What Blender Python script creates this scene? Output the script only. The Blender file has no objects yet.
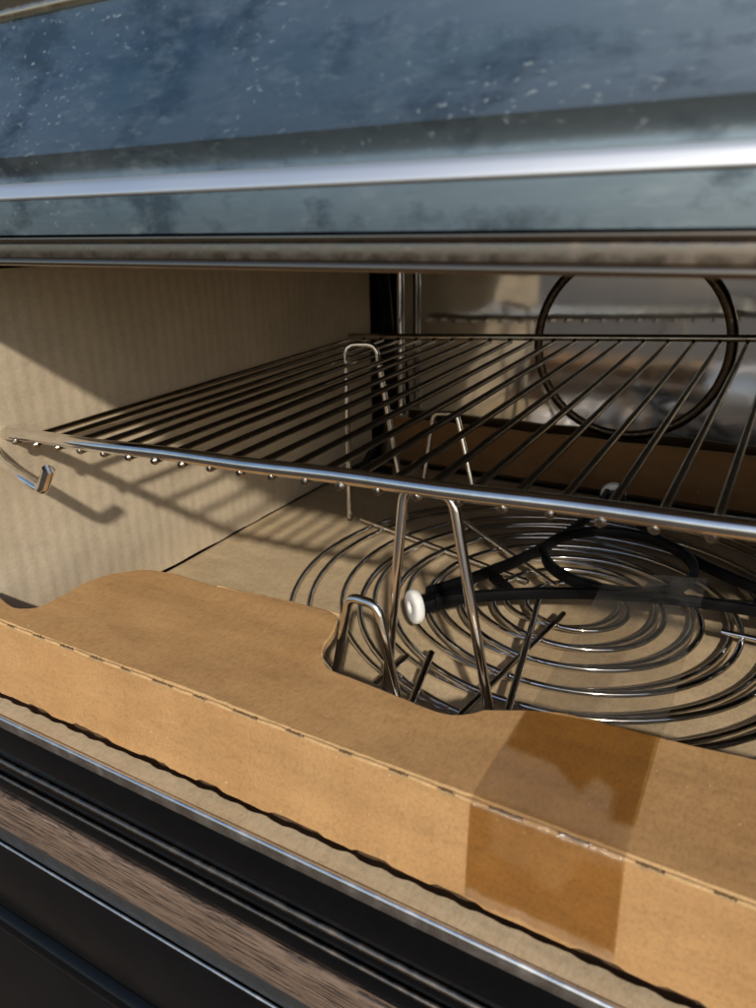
import bpy, bmesh, math, random
from mathutils import Vector, Matrix, noise
random.seed(7)
S = bpy.context.scene
COL = S.collection
OZ = 0.75                      # camera height above the ground; shapes below are given relative to camera height

# ---------------------------------------------------------------- camera
cd = bpy.data.cameras.new('camera'); cam = bpy.data.objects.new('camera', cd); COL.objects.link(cam)
Rm = Matrix(((0.8737, -0.1640, 0.4580), (0.4862, 0.3189, -0.8136), (-0.0126, 0.9335, 0.3583)))
X = Vector(Rm[0]).normalized(); Y = Vector(Rm[1]); Y = (Y - X * X.dot(Y)).normalized(); Z = X.cross(Y)
Rm = Matrix((X, Y, Z))
cam.matrix_world = Matrix.Translation((0, 0, OZ)) @ Rm.to_4x4()
cd.sensor_fit = 'VERTICAL'; cd.sensor_height = 36; cd.lens = 36 * 720 / 1008
cd.clip_start = 0.01; cd.clip_end = 1000
cd.dof.use_dof = True; cd.dof.focus_distance = 0.30; cd.dof.aperture_fstop = 17
S.camera = cam

# ---------------------------------------------------------------- sky, sun, exposure
SUN = Vector((0.60, -1.0, 0.745)).normalized()          # towards the sun
elev = math.asin(SUN.z); azim = math.atan2(SUN.x, SUN.y)
w = bpy.data.worlds.new('World'); S.world = w; w.use_nodes = True
wn = w.node_tree.nodes; sk = wn.new('ShaderNodeTexSky'); sk.sky_type = 'NISHITA'; sk.sun_disc = False
sk.sun_elevation = elev; sk.sun_rotation = azim
w.node_tree.links.new(sk.outputs[0], wn['Background'].inputs[0]); wn['Background'].inputs[1].default_value = 0.105
sl = bpy.data.lights.new('sun', 'SUN'); sl.energy = 3.4; sl.angle = math.radians(2.0); sl.color = (1.0, 0.92, 0.79)
so = bpy.data.objects.new('sun', sl); COL.objects.link(so); so.rotation_euler = SUN.to_track_quat('Z', 'Y').to_euler()
so.location = (0, 0, 3)
vs = S.view_settings; vs.view_transform = 'Standard'; vs.look = 'None'; vs.gamma = 1; vs.exposure = 0.25; vs.use_curve_mapping = False

# ---------------------------------------------------------------- materials
def mat(name):
    m = bpy.data.materials.new(name); m.use_nodes = True
    return m, m.node_tree.nodes, m.node_tree.links, m.node_tree.nodes['Principled BSDF']
def nz(n, l, scale, detail=4, rough=.55, stretch=None):
    tc = n.new('ShaderNodeTexCoord'); mp = n.new('ShaderNodeMapping'); t = n.new('ShaderNodeTexNoise')
    if stretch: mp.inputs['Scale'].default_value = stretch
    t.inputs['Scale'].default_value = scale; t.inputs['Detail'].default_value = detail; t.inputs['Roughness'].default_value = rough
    l.new(tc.outputs['Object'], mp.inputs[0]); l.new(mp.outputs[0], t.inputs[0]); return t.outputs[0]
def ramp(n, l, src, stops):
    r = n.new('ShaderNodeValToRGB'); e = r.color_ramp.elements
    e[0].position, e[0].color = stops[0][0], (*stops[0][1], 1) if len(stops[0][1]) == 3 else stops[0][1]
    e[1].position, e[1].color = stops[-1][0], (*stops[-1][1], 1)
    for p, c in stops[1:-1]:
        q = e.new(p); q.color = (*c, 1)
    l.new(src, r.inputs[0]); return r.outputs[0]
def mix(n, l, fac, a, b, mode='MIX'):
    x = n.new('ShaderNodeMix'); x.data_type = 'RGBA'; x.blend_type = mode
    for i, v in ((0, fac), (6, a), (7, b)):
        if hasattr(v, 'links'): l.new(v, x.inputs[i])
        else: x.inputs[i].default_value = v if i == 0 else (*v, 1)
    return x.outputs[2]
def bump(n, l, h, strength, dist, prev=None):
    b = n.new('ShaderNodeBump'); b.inputs['Strength'].default_value = strength; b.inputs['Distance'].default_value = dist
    l.new(h, b.inputs['Height'])
    if prev: l.new(prev, b.inputs['Normal'])
    return b.outputs[0]
g = lambda v: (v, v, v)

def cardboard(name, c1, c2, ribs=None, fleck=.35, rel=1.0):
    m, n, l, p = mat(name)
    big = nz(n, l, 26, 5, .6); fine = nz(n, l, 900, 3, .7, (1, .45, 1)); sp = nz(n, l, 1500, 2, .6)
    col = mix(n, l, ramp(n, l, big, [(.3, g(0)), (.72, g(1))]), c1, c2)
    col = mix(n, l, .55 * rel, col, ramp(n, l, fine, [(.25, g(.55)), (.5, g(.97)), (.8, g(1.2))]), 'MULTIPLY')
    col = mix(n, l, ramp(n, l, sp, [(.70, g(0)), (.77, g(fleck))]), col, tuple(v * .35 for v in c1))
    str2 = nz(n, l, 75, 6, .7, (.2, 1, 1.2)); col = mix(n, l, .7 * rel, col, ramp(n, l, str2, [(.3, g(.74)), (.55, g(1.0)), (.75, g(1.1))]), 'MULTIPLY')
    dot = nz(n, l, 700, 2, .5); col = mix(n, l, ramp(n, l, dot, [(.735, g(0)), (.77, g(.6))]), col, (.66, .55, .40))
    stain = nz(n, l, 9, 3, .6)
    col = mix(n, l, ramp(n, l, stain, [(.55, g(0)), (.75, g(.30))]), col, tuple(v * .62 for v in c2))
    l.new(col, p.inputs['Base Color']); p.inputs['Roughness'].default_value = .78
    p.inputs['Specular IOR Level'].default_value = .25
    streakc = nz(n, l, 120, 5, .65, (.18, 1, 1)); nb = bump(n, l, fine, .30, .0004); nb = bump(n, l, streakc, .22 * rel, .0009, nb); nb = bump(n, l, nz(n, l, 14, 3, .5, (.7, 1, 1)), .25 * rel, .006, nb)
    nb = bump(n, l, nz(n, l, 60, 4), .28 * rel, .002, nb)
    if ribs:
        tc = n.new('ShaderNodeTexCoord'); wv = n.new('ShaderNodeTexWave'); wv.bands_direction = ribs[0]
        wv.inputs['Scale'].default_value = ribs[1]; wv.inputs['Distortion'].default_value = .6; wv.inputs['Detail'].default_value = 1
        l.new(tc.outputs['Object'], wv.inputs[0]); nb = bump(n, l, wv.outputs[1], ribs[2], .001, nb)
    l.new(nb, p.inputs['Normal']); return m
KRAFT = cardboard('kraft_cardboard', (.43, .252, .108), (.355, .196, .078), ('X', 55, .03))
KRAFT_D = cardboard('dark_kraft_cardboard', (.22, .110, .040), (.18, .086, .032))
PALE = cardboard('pale_tray_cardboard', (.47, .365, .235), (.41, .305, .185), ('X', 45, .05))
CREAM = cardboard('cream_sheet_cardboard', (.56, .465, .34), (.50, .41, .29), ('Y', 46, .085), .15, .5)
BRIDGE = cardboard('creased_cardboard', (.53, .345, .165), (.46, .28, .125), None, .4)
SLIT_SHADE = cardboard('torn_slit_shade', (.15, .085, .042), (.08, .045, .022))  # dark brown for the torn slits, with the shadow of the cut painted in
EDGE = cardboard('cut_cardboard_edge', (.60, .42, .22), (.52, .35, .17), None, .5)

def metal(name, col, rough, tarnish=None, scale=200, stretch=None, b=0):
    m, n, l, p = mat(name); p.inputs['Metallic'].default_value = 1
    nn = nz(n, l, scale, 4, .6, stretch)
    r = ramp(n, l, nn, [(.3, g(max(.02, rough * .6))), (.75, g(min(1, rough * 1.7)))]); l.new(r, p.inputs['Roughness'])
    if tarnish: l.new(mix(n, l, ramp(n, l, nn, [(.35, g(0)), (.7, g(1))]), col, tarnish), p.inputs['Base Color'])
    else: p.inputs['Base Color'].default_value = (*col, 1)
    if b: l.new(bump(n, l, nn, b, .001), p.inputs['Normal'])
    return m
CHROME = metal('chrome_wire', (.86, .85, .83), .085, (.70, .68, .65), 160)
SHELF = metal('shaded_shelf_chrome', (.50, .46, .40), .17, (.30, .26, .215), 90)  # darker, browner chrome; the dim interior it mirrors is put into the colour
CREASE = metal('highlight_crease', (.92, .93, .94), .40, None, 6, (.3, 1, 1))  # whiter than the hood steel; the crease highlight is painted into this colour
GAP_SHADE = cardboard('gap_shade_cardboard', (.17, .105, .060), (.11, .066, .038))  # dark brown that paints the shade in the gap under the front wall
RAIL = metal('polished_rail', (.90, .88, .84), .27, None, 120)
BACK = metal('stainless_back', (.66, .65, .63), .085, (.54, .53, .51), 14, (1, 1, 2.2), .06)
LINER = metal('cavity_liner', (.20, .19, .18), .38, (.14, .13, .12), 20)
DARKRING = metal('burnt_ring', (.10, .075, .055), .32, (.05, .035, .025), 300)
LIPM = metal('lip_trim', (.42, .35, .27), .22, (.26, .21, .16), 60, (.2, 1, 1))
TOPB = metal('tan_bead', (.78, .64, .46), .30)
BEAD = metal('dark_bead', (.30, .25, .20), .30)
BRONZE = metal('bronze_cover', (.16, .12, .09), .35)

def plain(name, col, rough, spec=.5, coat=0, n_scale=None, b=0):
    m, n, l, p = mat(name); p.inputs['Roughness'].default_value = rough; p.inputs['Specular IOR Level'].default_value = spec
    p.inputs['Coat Weight'].default_value = coat
    nn = nz(n, l, n_scale or 150, 4, .6)
    l.new(mix(n, l, ramp(n, l, nn, [(.35, g(0)), (.7, g(1))]), col, tuple(v * .72 for v in col)), p.inputs['Base Color'])
    l.new(ramp(n, l, nn, [(.3, g(rough * .75)), (.75, g(min(1, rough * 1.35)))]), p.inputs['Roughness'])
    if b: l.new(bump(n, l, nn, b, .0006), p.inputs['Normal'])
    return m
BLACK = plain('black_enamel', (.003, .0035, .0045), .12, .26)
CHAR = plain('charcoal_enamel', (.005, .0055, .0065), .20, .22, 0, 60)
GREYS = plain('dark_grey_trim', (.035, .037, .040), .30, .4)
PLASTIC = plain('black_plastic', (.003, .003, .0035), .45, .16, 0, 400, .1)
WHITE = plain('white_nylon', (.80, .79, .76), .42, .5)
CONC = plain('ground_soil', (.065, .047, .033), .9, .3, 0, 3)

# soiled stainless front panel: streaks, dried specks, smears
def panel_mat(name, k):
    m, n, l, p = mat(name); p.inputs['Metallic'].default_value = 1
    streak = nz(n, l, 90, 8, .70, (.12, 1, 1)); blot = nz(n, l, 42, 6, .68, (.6, 1, 1)); sp = nz(n, l, 620, 3, .62, (.7, 1, 1)); sp2 = nz(n, l, 150, 5, .72, (.5, 1, 1.2))
    gate = nz(n, l, 17, 3, .6)
    col = mix(n, l, ramp(n, l, streak, [(.32, g(0)), (.68, g(1))]), (.33, .395, .425), (.205, .265, .30))
    col = mix(n, l, ramp(n, l, blot, [(.51, g(0)), (.62, g(.85))]), col, (.095, .125, .15))
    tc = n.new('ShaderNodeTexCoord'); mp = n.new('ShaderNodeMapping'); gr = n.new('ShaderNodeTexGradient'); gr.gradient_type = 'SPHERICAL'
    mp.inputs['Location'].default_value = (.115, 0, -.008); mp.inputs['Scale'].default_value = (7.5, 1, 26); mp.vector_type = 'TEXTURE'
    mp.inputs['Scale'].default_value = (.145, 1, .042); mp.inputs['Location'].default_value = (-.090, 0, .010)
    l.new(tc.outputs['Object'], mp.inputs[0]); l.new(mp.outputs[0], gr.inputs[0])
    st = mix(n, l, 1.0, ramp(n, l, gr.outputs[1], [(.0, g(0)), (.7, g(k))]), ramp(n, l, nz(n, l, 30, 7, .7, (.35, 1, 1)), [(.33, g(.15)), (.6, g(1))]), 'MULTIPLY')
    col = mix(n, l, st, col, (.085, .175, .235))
    spm = ramp(n, l, sp, [(.61, g(0)), (.70, g(.55))]); gt = ramp(n, l, gate, [(.45, g(0)), (.62, g(1))])
    mk = mix(n, l, 1.0, spm, gt, 'MULTIPLY')
    dust = mix(n, l, 1.0, ramp(n, l, sp2, [(.54, g(0)), (.74, g(.30))]), ramp(n, l, gate, [(.40, g(1)), (.60, g(.15))]), 'MULTIPLY')
    mk2 = mix(n, l, 1.0, mk, dust, 'LIGHTEN')
    col = mix(n, l, mk2, col, (.36, .38, .39))
    l.new(col, p.inputs['Base Color'])
    r = mix(n, l, ramp(n, l, streak, [(.3, g(0)), (.75, g(1))]), g(.40), g(.52))
    r = mix(n, l, mk2, r, g(.7)); l.new(r, p.inputs['Roughness'])
    inv = n.new('ShaderNodeMath'); inv.operation = 'MULTIPLY_ADD'; inv.inputs[1].default_value = -.6; inv.inputs[2].default_value = 1
    l.new(mk2, inv.inputs[0]); l.new(inv.outputs[0], p.inputs['Metallic'])
    nb = bump(n, l, streak, .14, .0008); nb = bump(n, l, mk2, .15, .0003, nb); l.new(nb, p.inputs['Normal'])
    return m
PANEL = panel_mat('soiled_stainless', .75); SKIRT = panel_mat('soiled_stainless_skirt', .12)
def wood_mat():
    m, n, l, p = mat('walnut_trim')
    a = nz(n, l, 60, 6, .7, (.2, 1, 4)); b = nz(n, l, 420, 5, .75, (.14, 1, 3))
    c = mix(n, l, ramp(n, l, a, [(.3, g(0)), (.7, g(1))]), (.11, .073, .052), (.215, .152, .112))
    c = mix(n, l, ramp(n, l, b, [(.47, g(0)), (.58, g(.95))]), c, (.032, .024, .020))
    l.new(c, p.inputs['Base Color']); p.inputs['Roughness'].default_value = .42
    l.new(bump(n, l, b, .2, .0004), p.inputs['Normal']); return m
WOOD = wood_mat()
def tape_mat(name):
    m, n, l, p = mat(name); n.remove(p); out = n['Material Output']
    t = n.new('ShaderNodeBsdfTransparent'); gl = n.new('ShaderNodeBsdfGlossy'); df = n.new('ShaderNodeBsdfDiffuse')
    at = n.new('ShaderNodeAttribute'); at.attribute_name = 'adhesion'
    bl = nz(n, l, 90, 5, .68)
    tint = mix(n, l, at.outputs['Fac'], (.93, .895, .84), (.785, .665, .40))
    l.new(mix(n, l, .6, tint, ramp(n, l, bl, [(.3, g(.84)), (.7, g(1))]), 'MULTIPLY'), t.inputs[0])
    gl.inputs['Roughness'].default_value = .13; gl.inputs['Color'].default_value = (.95, .95, .95, 1)
    df.inputs['Color'].default_value = (.60, .56, .50, 1)
    l.new(bump(n, l, nz(n, l, 380, 4, .6, (1, .4, .4)), .35, .0006, bump(n, l, nz(n, l, 60, 4), .5, .002)), gl.inputs['Normal'])
    wk = n.new('ShaderNodeBump'); wk.inputs['Distance'].default_value = .0012; l.new(nz(n, l, 330, 5, .65, (1, .5, 1)), wk.inputs['Height'])
    ws = n.new('ShaderNodeMath'); ws.operation = 'MULTIPLY_ADD'; ws.inputs[1].default_value = -.95; ws.inputs[2].default_value = 1.0; l.new(at.outputs['Fac'], ws.inputs[0]); l.new(ws.outputs[0], wk.inputs['Strength'])
    l.new(bump(n, l, nz(n, l, 60, 4), .5, .002), wk.inputs['Normal']); l.new(wk.outputs[0], gl.inputs['Normal'])
    hz = n.new('ShaderNodeMath'); hz.operation = 'MULTIPLY_ADD'; hz.inputs[1].default_value = -.025; hz.inputs[2].default_value = .04; l.new(at.outputs['Fac'], hz.inputs[0])
    m1 = n.new('ShaderNodeMixShader'); l.new(hz.outputs[0], m1.inputs[0]); l.new(t.outputs[0], m1.inputs[1]); l.new(df.outputs[0], m1.inputs[2])
    fr = n.new('ShaderNodeLayerWeight'); fr.inputs[0].default_value = .5
    po = n.new('ShaderNodeMath'); po.operation = 'POWER'; po.inputs[1].default_value = 4; l.new(fr.outputs['Facing'], po.inputs[0])
    mu = n.new('ShaderNodeMath'); mu.operation = 'MULTIPLY_ADD'; mu.inputs[1].default_value = .9; mu.inputs[2].default_value = .07; l.new(po.outputs[0], mu.inputs[0])
    m2 = n.new('ShaderNodeMixShader'); l.new(mu.outputs[0], m2.inputs[0]); l.new(m1.outputs[0], m2.inputs[1]); l.new(gl.outputs[0], m2.inputs[2])
    l.new(m2.outputs[0], out.inputs[0]); return m
TAPE = tape_mat('clear_packing_tape')

# ---------------------------------------------------------------- builders
def wpos(o):
    v = Vector(o.location)
    while o.parent: o = o.parent; v += Vector(o.location)
    return v
def thing(name, base, label, cat, group=None):
    o = bpy.data.objects.new(name, None); o.empty_display_size = .02; COL.objects.link(o)
    o.location = Vector(base) + Vector((0, 0, OZ)); tag(o, label, cat, group); return o
def tag(o, label, cat, group=None):
    o['label'] = label; o['category'] = cat
    if group: o['group'] = group
def mesh(name, verts, faces, mats, parent=None, smooth=True, mids=None, angle=40):
    """verts relative to camera height; the mesh gets its own origin at its centre"""
    mats = mats if isinstance(mats, (list, tuple)) else [mats]
    lo = [min(v[i] for v in verts) for i in range(3)]; hi = [max(v[i] for v in verts) for i in range(3)]
    c = Vector([(a + b) / 2 for a, b in zip(lo, hi)])
    me = bpy.data.meshes.new(name); me.from_pydata([tuple(Vector(v) - c) for v in verts], [], faces)
    for m in mats: me.materials.append(m)
    if mids: me.polygons.foreach_set('material_index', mids)
    bm = bmesh.new(); bm.from_mesh(me); bmesh.ops.recalc_face_normals(bm, faces=bm.faces)
    if smooth:
        for f in bm.faces: f.smooth = True
        for e in bm.edges:
            if len(e.link_faces) == 2 and e.calc_face_angle(0) > math.radians(angle): e.smooth = False
    bm.to_mesh(me); bm.free()
    o = bpy.data.objects.new(name, me); COL.objects.link(o)
    wp = c + Vector((0, 0, OZ))
    if parent: o.parent = parent; o.location = wp - wpos(parent)
    else: o.location = wp
    return o
def tube_data(pts, r, segs=10, closed=False, caps=True, rfun=None, flat=None):
    pts = [Vector(p) for p in pts]; N = len(pts); V = []; F = []
    nrm = None
    for i, p in enumerate(pts):
        a = pts[(i - 1) % N] if closed or i > 0 else p; b = pts[(i + 1) % N] if closed or i < N - 1 else p
        t = (b - a).normalized()
        if flat: nrm = Vector((0, 0, 1)) - t * t.z; nrm.normalize()
        elif nrm is None:
            nrm = Vector((0, 0, 1)) if abs(t.z) < .9 else Vector((1, 0, 0)); nrm = (nrm - t * nrm.dot(t)).normalized()
        else: nrm = (nrm - t * nrm.dot(t)).normalized()
        bn = t.cross(nrm); rr = r * (rfun(i / (N - 1)) if rfun else 1)
        for k in range(segs):
            an = 2 * math.pi * k / segs; ca, sa = math.cos(an), math.sin(an)
            if flat:                                   # rounded-box section: half height flat[0], half width flat[1]
                q = 4; d = (abs(ca) ** q + abs(sa) ** q) ** (-1 / q); V.append(p + nrm * ca * d * flat[0] + bn * sa * d * flat[1])
            else: V.append(p + nrm * ca * rr + bn * sa * rr)
    for i in range(N if closed else N - 1):
        j = (i + 1) % N
        for k in range(segs):
            k2 = (k + 1) % segs; F.append((i * segs + k, i * segs + k2, j * segs + k2, j * segs + k))
    if caps and not closed:
        F.append(tuple(range(segs - 1, -1, -1))); F.append(tuple((N - 1) * segs + k for k in range(segs)))
    return V, F
def tube(name, pts, r, m, parent, **k):
    V, F = tube_data(pts, r, **k); return mesh(name, V, F, m, parent)
def rounded(pts, rad, n=6):
    pts = [Vector(p) for p in pts]; out = [pts[0]]
    for a, b, c in zip(pts, pts[1:], pts[2:]):
        d1 = (a - b); d2 = (c - b); q = min(rad, d1.length * .48, d2.length * .48); p1 = b + d1.normalized() * q; p2 = b + d2.normalized() * q
        for i in range(n + 1):
            t = i / n; out.append(p1 * (1 - t) ** 2 + b * 2 * t * (1 - t) + p2 * t * t)
    out.append(pts[-1]); return out
def box(name, x0, x1, y0, y1, z0, z1, m, parent, bev=.0006):
    bm = bmesh.new(); bmesh.ops.create_cube(bm, size=1)
    for v in bm.verts: v.co = ((x0 + x1) / 2 + v.co.x * (x1 - x0), (y0 + y1) / 2 + v.co.y * (y1 - y0), (z0 + z1) / 2 + v.co.z * (z1 - z0))
    if bev: bmesh.ops.bevel(bm, geom=list(bm.edges), offset=bev, segments=2, affect='EDGES', profile=.6)
    V = [v.co.copy() for v in bm.verts]; bm.verts.index_update(); F = [tuple(v.index for v in f.verts) for f in bm.faces]; bm.free()
    return mesh(name, V, F, m, parent, angle=60)
def extrude_profile(name, prof, x0, x1, nx, m, parent, wob=0, closed=False, seed=0, angle=40):
    V = []; F = []; K = len(prof)
    for i in range(nx + 1):
        x = x0 + (x1 - x0) * i / nx
        for (y, z) in prof:
            d = noise.noise((x * 9 + seed, z * 14, seed)) * wob
            V.append((x, y + d, z))
    for i in range(nx):
        for k in range(K if closed else K - 1):
            k2 = (k + 1) % K; F.append((i * K + k, i * K + k2, (i + 1) * K + k2, (i + 1) * K + k))
    if closed: F.append(tuple(range(K))); F.append(tuple(nx * K + k for k in range(K)))
    return mesh(name, V, F, m, parent, angle=angle)
def plate(name, outline, ztop, th, mats, parent, bev=.0007, step=.012, warp=.0006, lift=None):
    """flat sheet with an outline in x,y: bevelled pale rim, gentle warp"""
    N = len(outline); P = [Vector((x, y)) for x, y in outline]
    area = sum(P[i].x * P[(i + 1) % N].y - P[(i + 1) % N].x * P[i].y for i in range(N))
    if area < 0: P.reverse()
    ins = []
    for i in range(N):
        e1 = (P[i] - P[i - 1]).normalized(); e2 = (P[(i + 1) % N] - P[i]).normalized(); nn = Vector((-e1.y - e2.y, e1.x + e2.x))
        ins.append(P[i] + (nn.normalized() if nn.length > 1e-6 else Vector((0, 0))) * bev)
    bm = bmesh.new()
    top = [bm.verts.new((p.x, p.y, 0)) for p in ins]; mid = [bm.verts.new((p.x, p.y, -bev * .6)) for p in P]; bot = [bm.verts.new((p.x, p.y, -th)) for p in P]
    bm.faces.new(top); bm.faces.new(bot[::-1])
    for i in range(N):
        j = (i + 1) % N
        for a, b in ((mid, top), (bot, mid)):
            f = bm.faces.new((a[i], a[j], b[j], b[i])); f.material_index = 1
    xs = [p.x for p in P]; ys = [p.y for p in P]
    x = min(xs) + step
    while x < max(xs): bmesh.ops.bisect_plane(bm, geom=list(bm.verts) + list(bm.edges) + list(bm.faces), plane_co=(x, 0, 0), plane_no=(1, 0, 0)); x += step
    y = min(ys) + step
    while y < max(ys): bmesh.ops.bisect_plane(bm, geom=list(bm.verts) + list(bm.edges) + list(bm.faces), plane_co=(0, y, 0), plane_no=(0, 1, 0)); y += step
    for v in bm.verts:
        v.co.z += ztop + noise.noise((v.co.x * 18, v.co.y * 18, 3.1)) * warp + (lift(v.co.x, v.co.y) if lift else 0)
    bm.verts.index_update(); V = [v.co.copy() for v in bm.verts]; F = [tuple(v.index for v in f.verts) for f in bm.faces]; mi = [f.material_index for f in bm.faces]; bm.free()
    return mesh(name, V, F, mats, parent, mids=mi, angle=30)

# ---------------------------------------------------------------- ground
gm = mesh('ground', [(-60, -60, -OZ), (60, -60, -OZ), (60, 60, -OZ), (-60, 60, -OZ)], [(0, 1, 2, 3)], CONC); gm['kind'] = 'structure'

# ---------------------------------------------------------------- oven
X0, X1 = -.34, .25
oven = thing('oven', (-.045, .33, -OZ), 'stainless steel oven with soiled curved hood above its open cavity', 'oven')
def arc(cy, cz, r, a0, a1, n=7): return [(cy + r * math.cos(math.radians(a0 + (a1 - a0) * i / n)), cz + r * math.sin(math.radians(a0 + (a1 - a0) * i / n))) for i in range(n + 1)]
hood = [(.1436, .0129), (.1418, .0162), (.1402, .0190), (.1409, .0198), (.1440, .0240), (.1490, .0325), (.1545, .0430), (.1598, .0565)]
extrude_profile('hood_panel', hood, X0, X1, 90, PANEL, oven, .0004, seed=2.0)
crease = [(.1450, .0127), (.1418, .0127), (.1412, .0124), (.1405, .0110), (.1398, .0094), (.1396, .0088), (.1399, .0083), (.1450, .0081)]
extrude_profile('hood_crease', crease, X0, X1, 90, CREASE, oven, .0004, seed=2.0, angle=60)
extrude_profile('hood_skirt', [(.1403, .0082), (.1403, .0055), (.1404, .002), (.1405, -.0007)], X0, X1, 90, SKIRT, oven, .0004, seed=2.0)
lip = [(.1520, -.0090)] + arc(.1418, -.0080, .0010, 270, 90, 8) + [(.1426, -.0066), (.1430, -.0050), (.1424, -.0030)] + arc(.1418, -.0018, .0008, 260, 100, 8) + [(.1424, -.0009), (.152, -.0008)]
extrude_profile('lip_trim', lip, X0, X1, 60, LIPM, oven, .00025, closed=True, seed=5)
box('lip_channel', X0, X1, .1421, .1432, -.0067, -.0031, BEAD, oven, .0002)
tube('top_bead', [(X0, .1600, .0578), (X1, .1600, .0578)], .0018, TOPB, oven)
extrude_profile('top_cover', [(.1605, .0592), (.158, .075), (.150, .10), (.150, .16), (.50, .16)], X0, X1, 8, BRONZE, oven)
box('cavity_ceiling', X0 + .01, X1 - .01, .1525, .508, -.0055, -.0025, LINER, oven, 0)
box('cavity_left_wall', -.296, -.292, .145, .505, -.1825, -.0060, LINER, oven, 0)
box('cavity_right_wall', .206, .210, .145, .505, -.1825, -.0060, LINER, oven, 0)
box('cavity_floor', X0 + .01, X1 - .01, .1335, .508, -.1860, -.1830, LINER, oven, 0)
# back wall, gently dished so that its reflections bend
V = []; F = []; nx, nzv = 110, 44
for i in range(nx + 1):
    for k in range(nzv + 1):
        x = -.292 + .498 * i / nx; z = -.1825 + .176 * k / nzv
        V.append((x, .506 + noise.noise((x * 7, z * 9, 1.7)) * .0012 + noise.noise((x * 32, z * 26, 4)) * .0005 + .004 * max(0, (-.10 - z) / .08) ** 2 * -1, z))
for i in range(nx):
    for k in range(nzv): a = i * (nzv + 1) + k; F.append((a, a + 1, a + nzv + 2, a + nzv + 1))
mesh('back_wall', V, F, BACK, oven)
# round cover on the back wall: dark rolled rim, shallow plate
cx, cz, cr = -.0905, -.0745, .0615
rim = tube('fan_cover_rim', [(cx + cr * math.cos(a * math.pi / 32), .5050, cz + cr * math.sin(a * math.pi / 32)) for a in range(64)], .0036, DARKRING, oven, closed=True, segs=12)
V = [(cx, .5025, cz)]; F = []
for j in range(1, 9):
    for i in range(48):
        rr = (cr - .001) * j / 8; a = i * math.pi / 24
        V.append((cx + rr * math.cos(a), .5025 + .0006 * (j / 8) ** 2, cz + rr * math.sin(a)))
for i in range(48): F.append((0, 1 + i, 1 + (i + 1) % 48))
for j in range(7):
    for i in range(48): F.append((1 + j * 48 + i, 1 + j * 48 + (i + 1) % 48, 49 + j * 48 + (i + 1) % 48, 49 + j * 48 + i))
mesh('fan_cover_plate', V, F, BACK, oven)
# rear corner: bright rod and a black strip as the shade of the gap behind the sheet
tube('corner_rod', [(-.2560, .492, -.0060), (-.2555, .492, -.065), (-.2545, .492, -.137)], .0030, CHROME, oven)
STRIPM = plain('black_gap_shade', (.004, .004, .004), .9, .1)
mesh('corner_gap_shade', [(-.2790, .4935, -.006), (-.2710, .4945, -.006), (-.2590, .4945, -.1350), (-.2680, .4935, -.1350), (-.2790, .4975, -.006), (-.2710, .4975, -.006), (-.2590, .4975, -.1350), (-.2680, .4975, -.1350)],
     [(0, 1, 2, 3), (4, 5, 6, 7), (0, 1, 5, 4), (1, 2, 6, 5), (2, 3, 7, 6), (3, 0, 4, 7)], STRIPM, oven, False)
# side stiles, outer shell
for a, b in ((X0, -.2965), (.2105, X1)): box('front_stile', a, b, .1440, .150, -.1815, -.0095, CHAR, oven)
for a, b in ((X0 - .004, X0 - .001), (X1 + .001, X1 + .004)): box('side_panel', a, b, .162, .52, -.70, .159, CHAR, oven)
box('rear_panel', X0, X1, .512, .516, -.70, .155, CHAR, oven)
# lower front: rail, black channel with beads, wooden trim, doors
def strip(name, y, z0, z1, m, dep=.010, bev=.0006): return box(name, X0, X1, y, y + dep, z0, z1, m, oven, bev)
tube('sill_rail', [(X0, .1318, -.1788), (X1, .1318, -.1788)], .0011, RAIL, oven)
box('sill_plate', X0, X1, .1313, .1323, -.1834, -.1792, RAIL, oven, .0004)
box('sill_gap_shade', -.29, .204, .1370, .1495, -.1829, -.1826, GAP_SHADE, oven, 0)  # added dark strip; the gap's shade is put into its colour
strip('channel_face', .1322, -.2010, -.1836, BLACK)
tube('channel_bead', [(X0, .1318, -.2026), (X1, .1318, -.2026)], .0012, BEAD, oven)
strip('channel_face', .1326, -.2108, -.2042, BLACK)
tube('channel_bead', [(X0, .1320, -.2120), (X1, .1320, -.2120)], .0009, BEAD, oven)
strip('channel_face', .1322, -.2222, -.2132, BLACK)
strip('wood_trim', .1308, -.2432, -.2228, WOOD, .012, .001)
strip('grey_strip', .1316, -.2526, -.2438, GREYS)
tube('bright_bead', [(X0, .1310, -.2537), (X1, .1310, -.2537)], .0007, RAIL, oven)
strip('door_face', .1312, -.3000, -.2548, CHAR, .014, .0012)
extrude_profile('door_ridge', [(.145, -.3030)] + arc(.1360, -.3130, .0070, 100, 260, 12) + [(.145, -.3225)], X0, X1, 4, BLACK, oven, closed=True)
strip('door_face', .1330, -.66, -.3245, CHAR, .02, .0015)
box('plinth', X0 + .02, X1 - .02, .17, .50, -.748, -.662, BLACK, oven)

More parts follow.
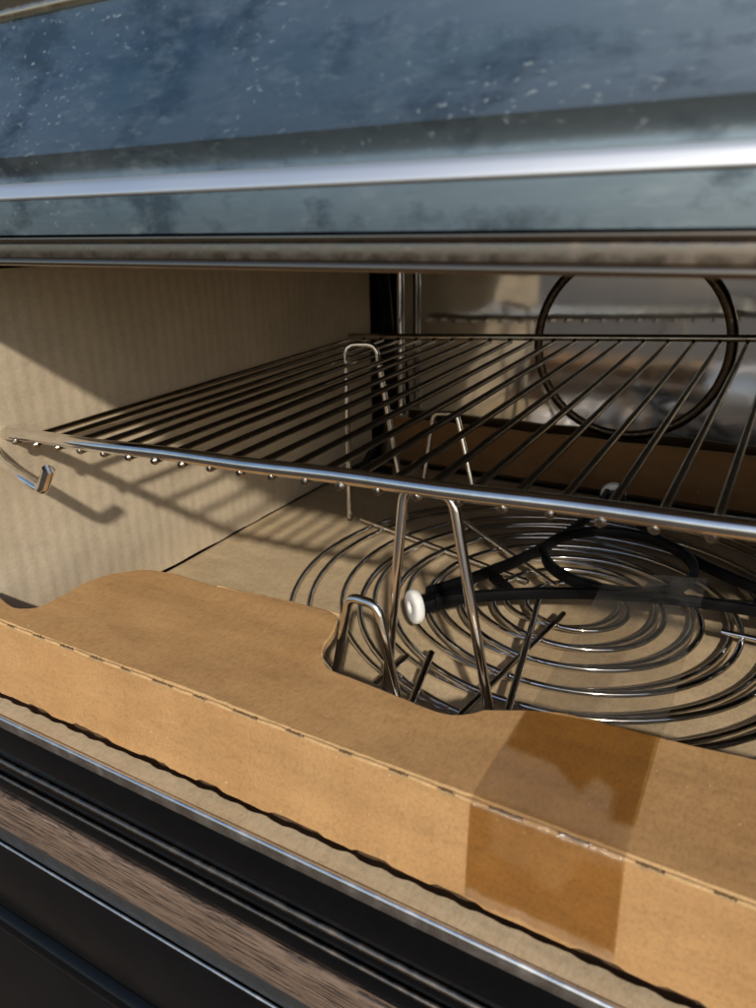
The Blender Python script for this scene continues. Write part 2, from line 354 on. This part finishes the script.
# ---------------------------------------------------------------- cream cardboard sheet along the left wall
side = thing('cardboard_sheet', (-.286, .32, -.1725), 'cream corrugated cardboard sheet lining the left wall of the cavity', 'cardboard')
V = []; F = []; ny, nk = 70, 34
for s in (0, 1):
    for i in range(ny + 1):
        for k in range(nk + 1):
            y = .149 + .342 * i / ny; z = -.1765 + .163 * k / nk
            d = noise.noise((y * 22, z * 22, 8)) * .0011 + noise.noise((y * 90, z * 70, 2)) * .00035
            zz = z + (noise.noise((y * 40, 0, 1)) * .0012 if k == 0 else 0)
            V.append((-.2815 + d if s == 0 else -.2860, y, zz))
W = nk + 1; B = (ny + 1) * W
mi = []
for i in range(ny):
    for k in range(nk):
        a = i * W + k; F.append((a, a + 1, a + W + 1, a + W)); F.append((B + a, B + a + W, B + a + W + 1, B + a + 1)); mi += [0, 0]
def rimq(a, b): F.append((a, b, B + b, B + a)); mi.append(1)
for i in range(ny): rimq(i * W, (i + 1) * W); rimq(i * W + nk, (i + 1) * W + nk)
for k in range(nk): rimq(k, k + 1); rimq(ny * W + k, ny * W + k + 1)
mesh('sheet', V, F, [CREAM, EDGE], side, mids=mi)

# ---------------------------------------------------------------- cardboard tray
tray = thing('cardboard_tray', (-.05, .33, -.1825), 'brown cardboard tray with folded front flap and scalloped cutouts in the oven', 'cardboard tray')
plate('base_sheet', [(-.2820, .1500), (.195, .1500), (.195, .490), (-.2835, .490), (-.2835, .34), (-.2820, .27)], -.1785, .0035, [PALE, EDGE], tray, .0005, .02, .0004)
bk = [(.195 - .474 * i / 200, .1404 + noise.noise((i * .31, 3, 0)) * .0006 + (.0005 if math.sin(i * 1.37) > 0 else 0)) for i in range(201)]
plate('base_lip', [(-.279, .1327), (.195, .1327)] + bk, -.1785, .0035, [PALE, PALE], tray, .0004, .02, .0003)
# front wall leaning slightly outwards at the foot, wavy lower edge
YF, ZF, YB, ZB = .1440, -.1448, .1392, -.1746
V = []; F = []; mi = []; nx, nk = 200, 8
xa, xb = -.279, .195
for s in (0, 1):
    for i in range(nx + 1):
        x = xa + (xb - xa) * i / nx
        wav = (.0011 if math.sin(x * 210 + 3 * noise.noise((x * 25, 0, 0))) > .1 else 0) + noise.noise((x * 60, 4, 0)) * .0010 + noise.noise((x * 320, 1, 0)) * .0004
        top = noise.noise((x * 160, 9, 0)) * .00035
        for k in range(nk + 1):
            t = k / nk; z = ZF + top * (1 - t) + (ZB + wav - ZF) * t; y = YF + (YB - YF) * t + noise.noise((x * 14, t * 2, 5)) * .0007 * math.sin(math.pi * min(1, t * 1.2 + .05))
            V.append((x, y + (.0030 if s else 0), z))
W = nk + 1; B = (nx + 1) * W
for i in range(nx):
    for k in range(nk):
        a = i * W + k; F += [(a, a + 1, a + W + 1, a + W), (B + a, B + a + W, B + a + W + 1, B + a + 1)]; mi += [0, 0]
for i in range(nx): rimq(i * W, (i + 1) * W); rimq(i * W + nk, (i + 1) * W + nk)
for k in range(nk): rimq(k, k + 1); rimq(nx * W + k, nx * W + k + 1)
mesh('front_wall', V, F, [KRAFT, EDGE], tray, mids=mi)
FL = [(-.279, .1600), (-.2717, .1569), (-.2617, .1545), (-.2557, .1548), (-.2498, .1588), (-.2502, .1673), (-.2514, .1864), (-.2465, .1967), (-.2363, .206), (-.2217, .2086), (-.1979, .208), (-.1739, .2084), (-.1548, .2108), (-.1413, .2123), (-.1362, .2088), (-.132, .1991), (-.1307, .1902), (-.1269, .1825), (-.1203, .1775), (-.1108, .1772), (-.0953, .1758), (-.0862, .1746), (-.0761, .1741), (-.0704, .1761), (-.0675, .1788), (-.0648, .1822), (-.0536, .1882), (-.043, .193), (-.0326, .194), (-.0133, .1953), (-.0007, .1965), (.0122, .1985), (.060, .203), (.12, .208), (.195, .208)]
fl = [Vector((a, b, 0)) for a, b in FL]; fl = rounded(fl, .004, 3)
OUT = [(p.x + noise.noise((p.x * 300, p.y * 300, 0)) * .0003, p.y + noise.noise((p.x * 260, p.y * 260, 7)) * .0004) for p in fl]
front = [(.195 - i * (.195 + .279) / 160, .1452 + noise.noise((i * .9, 2, 0)) * .0004) for i in range(161)]
flap_lift = lambda x, y: .0009 * math.exp(-((y - .183 - .05 * (x + .16)) / .0022) ** 2) * max(0, 1 - ((x + .160) / .045) ** 2) + .0012 * math.exp(-((y - .207) / .006) ** 2) * max(0, 1 - ((x + .165) / .035) ** 2)
plate('front_flap', OUT + front, -.1437, .0030, [KRAFT, BRIDGE], tray, .0006, .005, .0009, flap_lift)
# uncut bridges of the perforated fold
x = -.276
while x < .19:
    L = random.uniform(.0085, .0125); pts = []
    for i in range(7):
        t = i / 6; pts.append((x + L * t, .14455 + noise.noise((x * 50 + t, 3, 1)) * .0003, -.1444 + noise.noise((x * 70 + t * 2, 8, 1)) * .0003))
    tube('fold_bridge', pts, .00055, BRIDGE, tray, segs=8, rfun=lambda t: .45 + .75 * math.sin(math.pi * (t * .9 + .05)) ** .5)
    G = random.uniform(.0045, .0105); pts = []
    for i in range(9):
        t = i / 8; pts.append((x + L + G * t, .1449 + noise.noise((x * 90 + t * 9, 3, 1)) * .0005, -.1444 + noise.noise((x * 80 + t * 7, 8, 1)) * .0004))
    tube('fold_slit_shade', pts, .00042, SLIT_SHADE, tray, segs=6, rfun=lambda t, q=x: .7 + .9 * abs(noise.noise((q * 80 + t * 14, 0, 0))))  # dark strand laid in each slit; its colour stands for the shadowed cut
    x += L + G
# peeled liner along the flap's inner edge
pl = []
for i in range(25):
    t = i / 24; x = -.197 + .060 * t
    pl.append((x, .2082 + (.0038 * t if t < .95 else .0036) + noise.noise((x * 90, 1, 0)) * .0005, .0006 + .0018 * math.sin(math.pi * t), (.0010 + .0035 * math.sin(math.pi * min(1, t * 1.05))) * (1 + .4 * noise.noise((x * 120, 5, 0)))))
V = []; F = []
for (x, y, h, wd) in pl: V += [(x, y, -.1440 + h * .5), (x, y - wd * .5, -.1434 + h * .4), (x, y - wd, -.1436), (x, y - wd, -.1444), (x, y, -.1449)]
for i in range(24):
    for k in range(5): a = i * 5 + k; b = i * 5 + (k + 1) % 5; F.append((a, b, b + 5, a + 5))
F += [(0, 1, 2, 3, 4), tuple(120 + k for k in range(5))]
mesh('peeled_edge', V, F, BRIDGE, tray)
# rear wall of the tray
V = []; F = []; mi = []; nx = 60; nk = 4
for s in (0, 1):
    for i in range(nx + 1):
        x = -.262 + .457 * i / nx
        for k in range(nk + 1):
            t = k / nk; z = -.1740 + (.0345 + .00020 * i * 1.0 * .5 + noise.noise((x * 30, 6, 0)) * .0008) * t
            V.append((x, (.4915 if s == 0 else .4945) + noise.noise((x * 12, t, 2)) * .001 - .004 * t, z))
W = nk + 1; B = (nx + 1) * W
for i in range(nx):
    for k in range(nk):
        a = i * W + k; F += [(a, a + 1, a + W + 1, a + W), (B + a, B + a + W, B + a + W + 1, B + a + 1)]; mi += [0, 0]
for i in range(nx): rimq(i * W, (i + 1) * W); rimq(i * W + nk, (i + 1) * W + nk)
for k in range(nk): rimq(k, k + 1); rimq(nx * W + k, nx * W + k + 1)
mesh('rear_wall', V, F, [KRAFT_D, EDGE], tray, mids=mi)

# ---------------------------------------------------------------- packing tape over the flap
tape = thing('packing_tape', (-.033, .145, -.1430), 'strip of clear packing tape with amber patches stuck over the folded flap', 'tape')
def inside(p, poly):
    c = False
    for (x0, y0), (x1, y1) in zip(poly, poly[1:] + poly[:1]):
        if (y0 > p[1]) != (y1 > p[1]) and p[0] < (x1 - x0) * (p[1] - y0) / (y1 - y0) + x0: c = not c
    return c
def soft(p, poly, r=.0009): return sum(inside((p[0] + r * math.cos(a), p[1] + r * math.sin(a)), poly) for a in (0, .8, 1.6, 2.4, 3.1, 3.9, 4.7, 5.5)) / 8
def sheet(name, rows, m, parent, wet=None):
    V = [p for r in rows for p in r]; K = len(rows[0]); F = [(i * K + k, i * K + k + 1, (i + 1) * K + k + 1, (i + 1) * K + k) for i in range(len(rows) - 1) for k in range(K - 1)]
    o = mesh(name, V, F, m, parent, angle=180)
    at = o.data.attributes.new('adhesion', 'FLOAT', 'POINT')
    at.data.foreach_set('value', [wet[i] if wet else 0 for i in range(len(V))])
    return o
def wallpt(x, z, off): t = (ZF - z) / (ZF - ZB); return (x, YF + (YB - YF) * t - .0010 - off, z)
TOPWET = [(-.0530, .1900), (-.0523, .1677), (-.0374, .1667), (-.0286, .1591), (-.0258, .1675), (-.0201, .1637), (-.0194, .153), (-.0120, .1537), (-.0120, .2000)]
FRONTWET = [(-.0230, -.1475), (-.0120, -.1465), (-.0110, -.1712), (-.0530, -.1690), (-.0540, -.1440), (-.0475, -.1450), (-.0460, -.1560), (-.0280, -.1600)]
rows = []; wet = []; K = 56
path = [('t', .1945 - .0475 * j / 60) for j in range(61)] + [('c', a / 6) for a in range(1, 6)] + [('f', -.1448 - .0278 * j / 44) for j in range(45)]
for j, (kind, q) in enumerate(path):
    row = []
    for k in range(K + 1):
        u = k / K; x = -.0535 + .0402 * u
        wr = noise.noise((x * 60, q * 60, 4)) * .00022 + noise.noise((x * 260, q * 160, 1)) * .00007
        if kind == 't':
            y = q - .0070 * (1 - u) * max(0, (q - .147) / .0475); p = (x + .0012 * (1 - u) * (q - .147) / .0475, y, -.1426 + wr); w_ = soft(p, TOPWET)
        elif kind == 'c':
            a = q * math.pi / 2; p = (x, .1470 - .0042 * math.sin(a), -.1448 + .0022 * math.cos(a) + wr); w_ = .30
        else:
            t = (-.1448 - q) / .0278; e = noise.noise((u * 9, 0, 0)) * .0007 * t; p = wallpt(x + .0012 * t, q + e, -wr); w_ = .70 + .30 * soft((p[0], q), FRONTWET)
            if q < -.1690: w_ = max(0, w_ - 1.2 * min(1, (-.1690 - q) / .0012) * (.6 + .4 * noise.noise((x * 300, q * 300, 0))))
        row.append(p); wet.append(max(0, min(1, w_ + .10 * noise.noise((x * 160, q * 160, 9)))))
    rows.append(row)
sheet('stuck_strip', rows, TAPE, tape, wet)
rows = []
for j in range(15):
    t = j / 14; y0 = .1948 + t * .118
    rows.append([(-.0520 + .0392 * k / 8, y0 - (1 - k / 8) * .0068 * (1 - t) - (1 - k / 8) * .020 * t, -.1427 - .0035 * math.sin(math.pi * t) + .0006 * math.sin(k * .8 + t * 5)) for k in range(9)])
sheet('loose_end', rows, TAPE, tape)

# ---------------------------------------------------------------- wire shelf
shelf = thing('wire_shelf', (-.13, .31, -.08), 'flat chrome wire shelf of parallel rods lying tilted across the cavity', 'oven rack')
def fz(x): return -.0787 + (x + .276) * .0392          # front bar height along x
def bz(x): return -.0690 + (x + .225) * .052
YFB, YBB = .180, .441
fb = [(-.283 + .476 * i / 40, YFB + .0006 * math.sin(i), fz(-.283 + .476 * i / 40)) for i in range(41)]
tube('front_bar', fb, .00265, CHROME, shelf, segs=16)
bb = [(-.270 + .466 * i / 40, YBB, bz(-.270 + .466 * i / 40)) for i in range(41)]
tube('back_bar', bb, .0020, SHELF, shelf, segs=12)
xs = [-.2609 + .01333 * k for k in range(-1, 34)]
for k, x in enumerate(xs):
    x1 = x + .003 + random.uniform(-.0006, .0006); pts = []
    a = Vector((x - .0003, YFB - .0012, fz(x) - .0030)); b = Vector((x1, YBB + .002, bz(x1) - .0030))
    sag = random.uniform(-.0006, .0006)
    for i in range(17):
        t = i / 16; p = a.lerp(b, t); p.z += sag * math.sin(math.pi * t); pts.append(p)
    pts = [a + Vector((0, -.0006, -.0001)), a + Vector((0, .0004, 0)), a + Vector((0, .0022, 0))] + pts[1:]
    tube('rod', pts, .00138, SHELF, shelf, segs=10, rfun=lambda t, f=random.uniform(1.0, 1.3): (.55 * f if t < .02 else f) if t < .08 else 1)
hk = rounded([(-.286, .176, -.0830), (-.276, .172, -.0888), (-.2520, .172, -.0973), (-.2455, .172, -.0872)], .003, 6)
tube('end_hook', hk, .0025, CHROME, shelf, segs=14)

# ---------------------------------------------------------------- round wire racks lying upside down on the tray
def loop(name, parent, p0, p1, q0, q1, r, rad=.006):
    return tube(name, rounded([p0, q0, q1, p1], rad, 7), r, CHROME, parent, segs=12)
def ring(parent, c, r, z, wr, tilt=(0, 0), n=72):
    pts = []
    for i in range(n):
        a = 2 * math.pi * i / n; x = r * math.cos(a); y = r * math.sin(a)
        pts.append((c[0] + x, c[1] + y, z + x * tilt[0] + y * tilt[1] + .0006 * noise.noise((x * 20, y * 20, r * 50))))
    return tube('ring', pts, wr, CHROME, parent, closed=True, segs=10)
C1 = (-.078, .3260); Z1 = -.1764
tall = thing('round_rack', (C1[0], C1[1], -.1780), 'round chrome rack with tall bent legs upturned, its wide outer ring spread on the tray', 'round rack')
for r in (.0285, .045, .0615, .078, .0945, .111, .1275, .1370): ring(tall, C1, r, Z1, .00142)
def spoke(parent, c, ang, r0, r1, z, wr=.0014):
    a = math.radians(ang); return tube('spoke', [(c[0] + math.cos(a) * r, c[1] + math.sin(a) * r, z) for r in (r0, (r0 + r1) / 2, r1)], wr, CHROME, parent)
for an in (164, 22): spoke(tall, C1, an, .020, .146, Z1 + .0026)
tube('spoke', [(-.0834, .3067, -.1655), (-.0750, .2600, -.1660), (-.0655, .205, -.1665)], .0015, CHROME, tall)
loop('leg', tall, (-.2257, .364, -.1735), (-.1925, .380, -.1735), (-.2267, .366, -.0642), (-.2110, .374, -.0640), .0017)
loop('leg', tall, (-.1135, .205, -.1740), (-.0690, .206, -.1740), (-.1071, .209, -.0835), (-.0890, .209, -.0835), .0019)
loop('leg', tall, (.062, .395, -.1715), (.083, .352, -.1715), (.068, .385, -.080), (.078, .366, -.080), .0020)
C2 = (-.068, .3165); Z2 = -.1728; T2 = (.006, -.004)
low = thing('round_rack', (C2[0], C2[1], -.1740), 'round chrome rack with short bent legs, nested inside the larger round rack', 'round rack')
for r in (.024, .040, .056, .0725, .089, .1055): ring(low, C2, r, Z2, .00142, T2)
for an in (262, 1, 142): spoke(low, C2, an, .016 if an != 1 else .064, .130, Z2 + .0026)
loop('leg', low, (-.1335, .199, -.1700), (-.1020, .197, -.1700), (-.1252, .200, -.1268), (-.1135, .200, -.1275), .0018, .004)
loop('leg', low, (-.1990, .415, -.1690), (-.1600, .415, -.1690), (-.1928, .418, -.1135), (-.1765, .418, -.1118), .0017, .004)
loop('leg', low, (.055, .330, -.168), (.062, .300, -.168), (.056, .322, -.126), (.060, .309, -.126), .0018, .004)
tube('cross_pin', [(-.1074, .2343, -.165), (-.1026, .2052, -.171)], .0015, CHROME, low)
tube('cross_pin', [(-.1163, .2300, -.167), (-.1205, .2107, -.170)], .0014, CHROME, low)

# ---------------------------------------------------------------- turntable roller ring
HC = Vector((-.0548, .337, -.1540)); HR = .0350
roller = thing('roller_ring', (HC.x, HC.y, -.1640), 'black plastic turntable roller with three arms and white wheels on the round racks', 'roller ring')
tube('hub_ring', [(HC.x + HR * math.cos(i * math.pi / 32), HC.y + HR * math.sin(i * math.pi / 32), HC.z) for i in range(64)], .003, PLASTIC, roller, closed=True, segs=16, flat=(.0028, .0019))
wa = [229, 103, 350]; WR = .108
wp = [Vector((HC.x + WR * math.cos(math.radians(a)), HC.y + WR * math.sin(math.radians(a)), -.1585)) for a in wa]
for i in range(3):
    a0, a1 = wa[i], wa[(i + 1) % 3]
    d = (a1 - a0 + 180) % 360 - 180; am = math.radians(a0 + d / 2); pts = []
    s0 = math.radians(a0); s1 = math.radians(a1); sg = 1 if d > 0 else -1
    e0 = HC + Vector((math.cos(s0), math.sin(s0), 0)) * (WR - .008) + Vector((-math.sin(s0), math.cos(s0), 0)) * .0042 * sg
    e1 = HC + Vector((math.cos(s1), math.sin(s1), 0)) * (WR - .008) - Vector((-math.sin(s1), math.cos(s1), 0)) * .0042 * sg
    mid = HC + Vector((math.cos(am), math.sin(am), 0)) * (HR + .0005)
    ctl = mid * 2 - (e0 + e1) * .5
    for k in range(25):
        t = k / 24; q = e0 * (1 - t) ** 2 + ctl * 2 * t * (1 - t) + e1 * t * t; q.z = HC.z - .001; pts.append(q)
    tube('arm_bar', pts, .002, PLASTIC, roller, segs=16, flat=(.0028, .0016))
for i, p in enumerate(wp):
    a = math.radians(wa[i]); ax = Vector((math.cos(a), math.sin(a), 0)); up = Vector((0, 0, 1)); sd = ax.cross(up)
    inn = HC + (p - HC) * .60; inn.z = HC.z - .001
    tube('cross_brace', [inn + sd * .0085, inn - sd * .0085], .002, PLASTIC, roller, segs=12, flat=(.0030, .0018))
    tube('axle_block', [p - ax * .026 + Vector((0, 0, .002)), p - ax * .014 + Vector((0, 0, .001)), p - ax * .0025], .002, PLASTIC, roller, segs=16, rfun=lambda t: 1, flat=(.0036, .0040))
    prof = [(-.0023, .0020), (-.0023, .0064), (-.0017, .0074), (-.0007, .0078), (.0008, .0078), (.0018, .0073), (.0023, .0064), (.0023, .0032), (.0016, .0024), (.0006, .0020)]
    V = []; F = []; n = 32
    for (u, r) in prof:
        for k in range(n): t = 2 * math.pi * k / n; V.append(p + ax * u + (sd * math.cos(t) + up * math.sin(t)) * r)
    for j in range(len(prof)):
        j2 = (j + 1) % len(prof)
        for k in range(n): F.append((j * n + k, j * n + (k + 1) % n, j2 * n + (k + 1) % n, j2 * n + k))
    wh = mesh('wheel', V, F, WHITE, roller)
    tube('axle_pin', [p - ax * .002, p + ax * .0004], .0019, PLASTIC, wh, segs=14)

# ---------------------------------------------------------------- black clip in the rear corner of the tray
clip = thing('plastic_clip', (-.2560, .440, -.1750), 'small black plastic clip lying in the rear corner of the tray', 'clip')
box('clip_body', -.268, -.240, .436, .450, -.1780, -.1660, PLASTIC, clip, .0012)
tube('clip_tab', [(-.262, .446, -.167), (-.258, .448, -.158), (-.2565, .449, -.154)], .003, PLASTIC, clip, segs=12)
